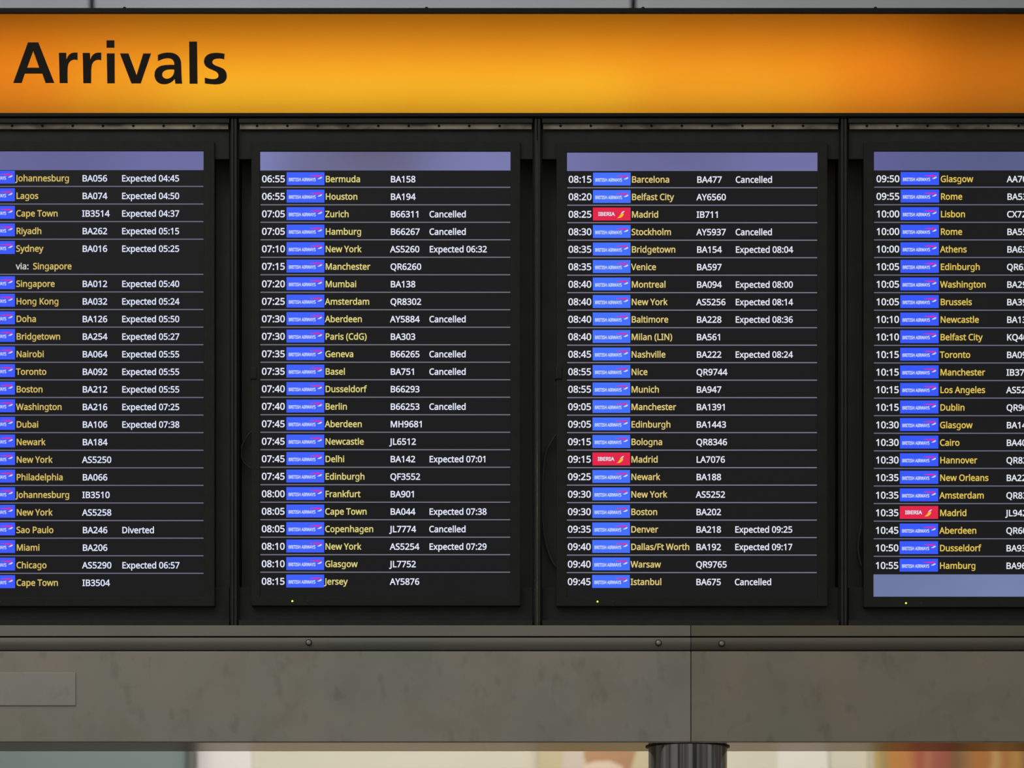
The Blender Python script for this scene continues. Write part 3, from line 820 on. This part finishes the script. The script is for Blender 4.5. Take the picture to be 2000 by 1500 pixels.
# per display: casing rectangle, lit rectangle, first row centre, row pitch, columns (time, logo left, logo right, city, flight, status),
# sideways drift down the screen, colours
SCREENS = [
    dict(case=(-110, 276, 419, 1184), lit=(-91, 295.5, 397.5, 1166), head=(295.5, 332.3), y0=347.7, pitch=34.35, cols=(-94, -45, 28.9, 31.0, 160.0, 237.2), drift=0.6,
         blue=(64, 92, 252), city=(214, 188, 104), white=(222, 228, 250), line=(112, 109, 130), band=((98, 99, 144), (112, 112, 164)), logo_dy=-1.7),
    dict(case=(491, 277, 1016, 1183), lit=(508.3, 296.4, 997, 1166), head=(296.4, 333), y0=349.4, pitch=34.17, cols=(511.3, 559.8, 633.7, 635.0, 762.2, 838.2), drift=-0.6,
         blue=(66, 98, 254), city=(222, 210, 128), white=(228, 232, 250), line=(118, 116, 130), band=((94, 90, 112), (126, 130, 182)), logo_dy=-0.5),
    dict(case=(1087, 278, 1616, 1184), lit=(1107.5, 298, 1596.5, 1166), head=(298, 334), y0=350.2, pitch=34.17, cols=(1110.1, 1158.3, 1231.8, 1233.2, 1360.5, 1436.3), drift=-1.7,
         blue=(70, 113, 254), city=(222, 200, 124), white=(228, 230, 244), line=(126, 122, 142), band=((102, 101, 144), (116, 116, 168)), logo_dy=-0.5),
    dict(case=(1687, 277, 2216, 1186), lit=(1707, 296.2, 2196, 1165.3), head=(296.2, 332.9), y0=349.2, pitch=34.33, cols=(1711.4, 1759.1, 1834.1, 1836.7, 1966.5, 2042), drift=-2.0,
         blue=(58, 90, 252), city=(224, 194, 88), white=(226, 232, 240), line=(108, 110, 130), band=((86, 94, 130), (98, 98, 150)), foot=(1121.9, 1165.3), logo_dy=-0.6),
]
GL = dict(magenta=glow('pink_ribbon_light', (226, 40, 160)), logo_white=glow('white_logo_light', (214, 224, 240)),
          red=glow('red_tile_light', (226, 42, 76)), yellow=glow('gold_wing_light', (244, 190, 50)),
          crimson=glow('dark_red_wing_light', (170, 20, 40)),
          via=glow('pale_text_light', (206, 206, 200)), green=glow('green_lamp_light', (216, 228, 70), 1.6))


def logo_layers(kind, x0, x1, yc, y):
    """Airline tile: coloured field, airline name and emblem."""
    s = (x1 - x0) / 73.7
    X = lambda v: x0 + v * s
    L0 = [quad(x0, yc - 12.6, x1, yc + 12.6, y) + (0,)]
    yy = y - 0.0003
    if kind == BA:
        vs, fs = text_data('BRITISH AIRWAYS', X(4.0), yc + 4.9, 6.2, 0.73 * s, yy, 24)
        L0.append((vs, fs, 1))
        rib = [(44.5, -5.4), (52, -6.3), (60, -6.5), (68.0, -6.2), (68.4, -5.2), (66.0, -3.6), (61, -3.5), (53, -4.4)]
        L0.append(([P(X(a), yc + b, yy) for a, b in rib], [tuple(range(len(rib)))], 2))
        wing = [(69.0, -3.6), (69.0, -1.6), (65.5, 0.4), (62.0, 0.9), (60.0, 0.4), (63.5, -1.4), (66.2, -3.0)]
        L0.append(([P(X(a), yc + b, yy) for a, b in wing], [tuple(range(len(wing)))], 1))
    else:
        vs, fs = text_data('IBERIA', X(10.2), yc + 3.3, 6.8, 1.08 * s, yy, 30)
        L0.append((vs, fs, 1))
        gold = [(47.5, 8.2), (51.5, 4.2), (55.0, -0.4), (59.8, -1.2), (60.2, 1.2), (57.8, 4.8), (54.0, 7.4)]
        L0.append(([P(X(a), yc + b, yy) for a, b in gold], [tuple(range(len(gold)))], 2))
        up = [(53.8, -0.4), (56.2, -3.2), (58.6, -5.2), (62.0, -5.8), (60.6, -3.6), (58.4, -1.9)]
        L0.append(([P(X(a), yc + b, yy) for a, b in up], [tuple(range(len(up)))], 1))
    return L0


first_led = None
for S, rows, first in zip(SCREENS, ROWS, TOPS):
    c = S['case']
    l = S['lit']
    YF = 0.004                                                           # front of the bezel
    YS = 0.009                                                           # screen surface, a little sunk
    base = P((c[0] + c[2]) / 2, c[3], 0.07)
    t = thing('flight_display', 'upright black flight display listing arrivals, top row %s' % first, 'display', (base.x, 0.05, base.z), 'flight displays on the board')
    MB().pbox(c[0] + 1, c[1] + 1, c[2] - 1, c[3] - 1, 0.0105, 0.070, 0.004).build('casing', M['casing'], t)
    MB().frame(c, (l[0] - 0.8, l[1] - 0.8, l[2] + 0.8, l[3] + 0.4), YF, 0.03, 0.0012).build('bezel', M['casing'], t)
    a = P((c[0] + c[2]) / 2, 720, 0.085)
    MB().box((a.x - 0.16, 0.069, a.z - 0.2), (a.x + 0.16, 0.096, a.z + 0.2), 0.003).build('wall_mount', M['black_dark'], t)
    # screen panel and everything it shows
    name = 'screen'
    scr_m, nt, N, L_, bs = nodes_of('dark_lcd_panel')
    rp, nz = noise_color(nt, (0.006, 0.006, 0.006, 1), (0.008, 0.008, 0.008, 1), 3)
    L_.new(rp.outputs[0], bs.inputs['Base Color'])
    bs.inputs['Roughness'].default_value = 0.35
    bs.inputs['Specular IOR Level'].default_value = 0.2
    bs.inputs['Emission Color'].default_value = lin((24, 24, 28))
    bs.inputs['Emission Strength'].default_value = 0.55
    scr = MB().pbox(l[0] - 0.9, l[1] - 0.9, l[2] + 0.9, l[3] + 0.5, YS, 0.0115).build('screen', scr_m, t)
    yt = YS - 0.0004
    g_blue, g_city, g_white, g_line = (glow(n, S[k]) for n, k in (('blue_tile_light', 'blue'), ('yellow_text_light', 'city'), ('white_text_light', 'white'), ('divider_light', 'line')))
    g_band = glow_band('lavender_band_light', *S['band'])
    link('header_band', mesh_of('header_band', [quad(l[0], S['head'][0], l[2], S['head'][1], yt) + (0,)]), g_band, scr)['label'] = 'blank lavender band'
    if 'foot' in S:
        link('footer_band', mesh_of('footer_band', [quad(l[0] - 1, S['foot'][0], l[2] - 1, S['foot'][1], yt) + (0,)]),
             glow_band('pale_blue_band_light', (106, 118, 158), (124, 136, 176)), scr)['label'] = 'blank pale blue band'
    tcol, lg0, lg1, ccol, fcol, scol = S['cols']
    n = len(rows)
    for i, (tm, city, fl, st) in enumerate(rows):
        yc = S['y0'] + i * S['pitch']
        dx = S['drift'] * i / (n - 1)

        def put(nm, txt, px, cap, xs, mat, dyc, lab):
            vs, fs = text_data(txt, px + dx, yc + dyc + cap / 2, cap, xs, yt)
            o = link(nm, mesh_of(nm, [(vs, fs, 0)]), mat, scr)
            o['label'] = lab

        if tm == 'via':
            put('stopover_text', 'via:', ccol, 12.0, 0.95, GL['via'], 0.4, 'white text via')
            put('city_name', city, ccol + 33, 12.0, 0.945, g_city, 0.4, 'yellow text %s after via' % city)
        else:
            if tm:
                put('arrival_time', tm, tcol, 12.8, 1.0, g_white, 0.0, 'white time %s' % tm)
            k = IB if city == 'Madrid' else BA
            lay = logo_layers(k, lg0 + dx, lg1 + dx, yc + S['logo_dy'], yt)
            mats = [g_blue, GL['logo_white'], GL['magenta']] if k == BA else [GL['red'], GL['logo_white'], GL['yellow']]
            link('airline_logo', mesh_of('airline_logo', lay), mats, scr)['label'] = '%s airline tile in the %s row' % (k, city)
            put('city_name', city, ccol, 12.0, 0.945, g_city, 0.3, 'yellow city name %s' % city)
            put('flight_number', fl, fcol, 12.0, 0.985, g_white, 0.6, 'white flight number %s' % fl)
            if st:
                put('flight_status', st, scol, 12.0, 0.95, g_white, 0.6, 'white status text %s' % st)
        if i < n - 1 and city != 'Sydney':
            yl = yc + 16.4
            dl = S['drift'] * 0.6 * i / (n - 1)
            link('divider_line', mesh_of('divider_line', [quad(l[0] + 0.5 + dl, yl - 1.0, l[2] - 0.3 + dl, yl + 1.0, yt) + (0,)]), g_line, scr)
    # power lamp and sensor in the chin
    lx = c[0] + (80 if S is not SCREENS[3] else 82.5)
    ly = c[3] - (9 if S is not SCREENS[3] else 8)
    p = P(lx, ly, YF)
    MB().lathe([(0.0022, -0.002), (0.0022, 0.0006), (0.0014, 0.0014)], (p.x, p.y, p.z), 'y', 16).build('power_light', GL['green'], t)['label'] = 'lit yellow-green lamp'
    p = P(lx + 30.5, ly + 0.5, YF)
    MB().lathe([(0.0032, -0.002), (0.0032, 0.0004), (0.0026, 0.0009)], (p.x, p.y, p.z), 'y', 16).build('sensor', M['black_ridge'], t)
    if S in SCREENS[1:3]:
        MB().pbox(c[0] - 2.5, 716, c[0] + 11, 741, 0.001, 0.03, 0.003).build('edge_clip', M['casing'], t)
    # loop of cable showing in the gap left of the casing
    loops = {1: [(500, 838), (488, 846), (480, 857), (474, 868), (471, 884), (478, 905), (500, 920)],
             2: [(1100, 835), (1086, 849), (1075, 866), (1066, 885), (1061, 930), (1060, 985), (1062, 1035), (1068, 1066), (1077, 1092), (1087, 1107), (1100, 1118)],
             3: [(1700, 1000), (1687, 1012), (1680, 1038), (1676, 1066), (1679, 1092), (1686, 1110), (1700, 1124)]}
    si = SCREENS.index(S)
    if si in loops:
        pts = [P(x, y, 0.074) for x, y in loops[si]]
        sm = []
        for i in range(len(pts) - 1):
            p0, p1, p2, p3 = pts[max(i - 1, 0)], pts[i], pts[i + 1], pts[min(i + 2, len(pts) - 1)]
            for j in range(6):
                u = j / 6
                sm.append(0.5 * ((2 * p1) + (p2 - p0) * u + (2 * p0 - 5 * p1 + 4 * p2 - p3) * u * u + (3 * p1 - p0 - 3 * p2 + p3) * u ** 3))
        sm.append(pts[-1])
        MB().tube(sm, 0.0028, 8).build('cable', M['cable'], t)

# ------------------------------------------------------------------ the lit sign above the board
SX0, SX1 = -160.0, 2262.0
ST, SB = 15.5, 231.0
sg = thing('illuminated_sign', 'long backlit orange sign reading Arrivals along the top of the flight board', 'sign', (P(1000, 0).x, 0.08, zrow(SB)))
hb = MB()
hb.pbox(SX0, ST, SX1, ST + 4, 0.0, 0.19)
hb.pbox(SX0, SB - 4, SX1, SB - 0.5, 0.0, 0.19)
hb.pbox(SX0, ST + 4, SX0 + 4, SB - 4, 0.0, 0.19)
hb.pbox(SX1 - 4, ST + 4, SX1, SB - 4, 0.0, 0.19)
hb.pbox(SX0 + 4, ST + 4, SX1 - 4, SB - 4, 0.17, 0.19)
hb.build('housing', M['sign_inside'], sg)
MB().frame((SX0, ST, SX1, SB - 3.5), (SX0 + 12, 25.3, SX1 - 12, 220.3), -0.010, 0.0, 0.0012).build('front_frame', M['sign_frame'], sg)
fv, ff = quad(SX0 + 4, ST + 4, SX1 - 4, SB - 4, 0.001)
link('face_panel', mesh_of('face_panel', [(fv, ff, 0)]), M['face'], sg)['label'] = 'glowing orange face'
for sx in (243, 833, 1256, 1710):
    a = P(sx, ST, 0.0)
    MB().lathe([(0.0042, 0.0), (0.0042, 0.0016), (0.0026, 0.0034), (0.0008, 0.0038)], (a.x, 0.004, a.z - 0.0002), 'z', 16).build('screw', M['black_dark'], sg)

# tubes inside the box: a dim orange pair over the whole length, and a bright warm-white one low in the middle
SIGN_TUBES = [(-120, 1800, 165, 0.11, 0.15, (0.96, 0.40, 0.10), 1.66),
              (1802, 2210, 172, 0.11, 0.13, (0.96, 0.39, 0.10), 0.20),
              (150, 1620, 192, 0.10, 0.02, (0.40, 1.0, 0.21), 0.19),
              (330, 1230, 192, 0.09, 0.02, (0.40, 1.0, 0.21), 0.10)]
for x0, x1, py, yy, h, colr, pw in SIGN_TUBES:
    a, b2 = P(x0, py, yy), P(x1, py, yy)
    o = area_light('sign_tube', ((a.x + b2.x) / 2, yy, a.z), ((a.x + b2.x) / 2, -1, a.z), abs(b2.x - a.x), h, pw, colr)

# letter outlines in sign units, 8.333 units to a photograph pixel; a trailing 1 marks a corner
LETTERS = [
    (0, [[(215, 850, 1), (455, 190, 1), (625, 190, 1), (885, 850, 1), (742, 850, 1), (688, 698, 1), (404, 698, 1), (352, 850, 1)],
         [(540, 330, 1), (638, 602, 1), (441, 602, 1)]]),
    (0, [[(958, 360, 1), (1078, 360, 1), (1082, 468, 1), (1108, 414, 0), (1145, 376, 0), (1195, 358, 0), (1262, 357, 1), (1262, 478, 1), (1225, 470, 0),
          (1165, 482, 0), (1122, 525, 0), (1104, 590, 0), (1100, 680, 1), (1101, 852, 1), (971, 852, 1)]]),
    (386, [[(960, 362, 1), (1078, 362, 1), (1082, 470, 1), (1108, 416, 0), (1145, 378, 0), (1195, 359, 0), (1262, 358, 1), (1262, 480, 1), (1225, 472, 0),
            (1165, 484, 0), (1122, 527, 0), (1104, 592, 0), (1099, 680, 1), (1097, 854, 1), (970, 854, 1)]]),
    (0, [[(1738, 369, 1), (1866, 369, 1), (1868, 856, 1), (1746, 856, 1)]]),
    (1833.3, [[(118, 370, 1), (258, 370, 1), (390, 722, 1), (498, 371, 1), (625, 371, 1), (458, 857, 1), (305, 857, 1)]]),
    (1833.3, [[(735, 396, 1), (800, 370, 0), (900, 357, 0), (1000, 370, 0), (1070, 415, 0), (1107, 480, 0), (1117, 570, 0), (1121, 700, 0), (1131, 861, 1), (1021, 862, 1),
               (1010, 786, 1), (960, 833, 0), (900, 862, 0), (830, 870, 0), (765, 856, 0), (713, 815, 0), (688, 765, 0), (682, 705, 0), (700, 640, 0), (750, 590, 0),
               (820, 565, 0), (900, 557, 0), (1003, 555, 1), (1000, 520, 0), (983, 480, 0), (948, 456, 0), (890, 447, 0), (820, 460, 0), (738, 492, 1)],
              [(1003, 632, 1), (930, 630, 0), (868, 640, 0), (825, 667, 0), (808, 707, 0), (815, 745, 0), (845, 773, 0), (890, 781, 0), (940, 765, 0), (983, 722, 0), (1001, 672, 0)]]),
    (1833.3, [[(1245, 177, 1), (1374, 177, 1), (1382, 862, 1), (1252, 862, 1)]]),
    (1833.3, [[(1822, 376, 1), (1816, 466, 1), (1770, 455, 0), (1700, 454, 0), (1645, 470, 0), (1623, 500, 0), (1632, 537, 0), (1675, 566, 0), (1740, 591, 0), (1808, 625, 0),
               (1845, 672, 0), (1858, 727, 0), (1850, 785, 0), (1820, 830, 0), (1770, 859, 0), (1700, 872, 0), (1610, 870, 0), (1500, 857, 1), (1500, 763, 1), (1570, 781, 0),
               (1640, 787, 0), (1695, 775, 0), (1721, 745, 0), (1717, 705, 0), (1688, 670, 0), (1630, 640, 0), (1560, 609, 0), (1510, 570, 0), (1488, 520, 0), (1491, 470, 0),
               (1515, 420, 0), (1562, 384, 0), (1630, 365, 0), (1720, 361, 0)]]),
]
LETTERS[3][1].append([(1733, 157, 1), (1862, 157, 1), (1863, 277, 1), (1734, 277, 1)])


def letter_mesh(name, off, loops):
    cu = bpy.data.curves.new('outline', 'CURVE')
    cu.dimensions = '2D'
    cu.fill_mode = 'BOTH'
    cu.resolution_u = 6
    cu.extrude = 0.0007
    for lp in loops:
        s = cu.splines.new('BEZIER')
        s.bezier_points.add(len(lp) - 1)
        n = len(lp)
        for i, (bp, (x, y, k)) in enumerate(zip(s.bezier_points, lp)):
            q = P((x + off) / 8.3333, 60 + y / 8.3333, -0.001)
            bp.co = (q.x, q.z, 0)
            if k:
                bp.handle_left_type = bp.handle_right_type = 'VECTOR'
            else:
                bp.handle_left_type = bp.handle_right_type = 'AUTO'
        s.use_cyclic_u = True
    ob = bpy.data.objects.new('outline', cu)
    COL.objects.link(ob)
    bpy.context.view_layer.update()
    me = bpy.data.meshes.new_from_object(ob.evaluated_get(bpy.context.evaluated_depsgraph_get()))
    bpy.data.objects.remove(ob)
    bpy.data.curves.remove(cu)
    me.materials.clear()
    for v in me.vertices:
        v.co = (v.co.x, -0.0007 + v.co.z, v.co.y)
    me.name = name
    return me


for ch, (off, loops) in zip('Arrivals', LETTERS):
    link('letter', letter_mesh('letter', off, loops), M['letter'], sg)['label'] = 'black letter %s' % ch
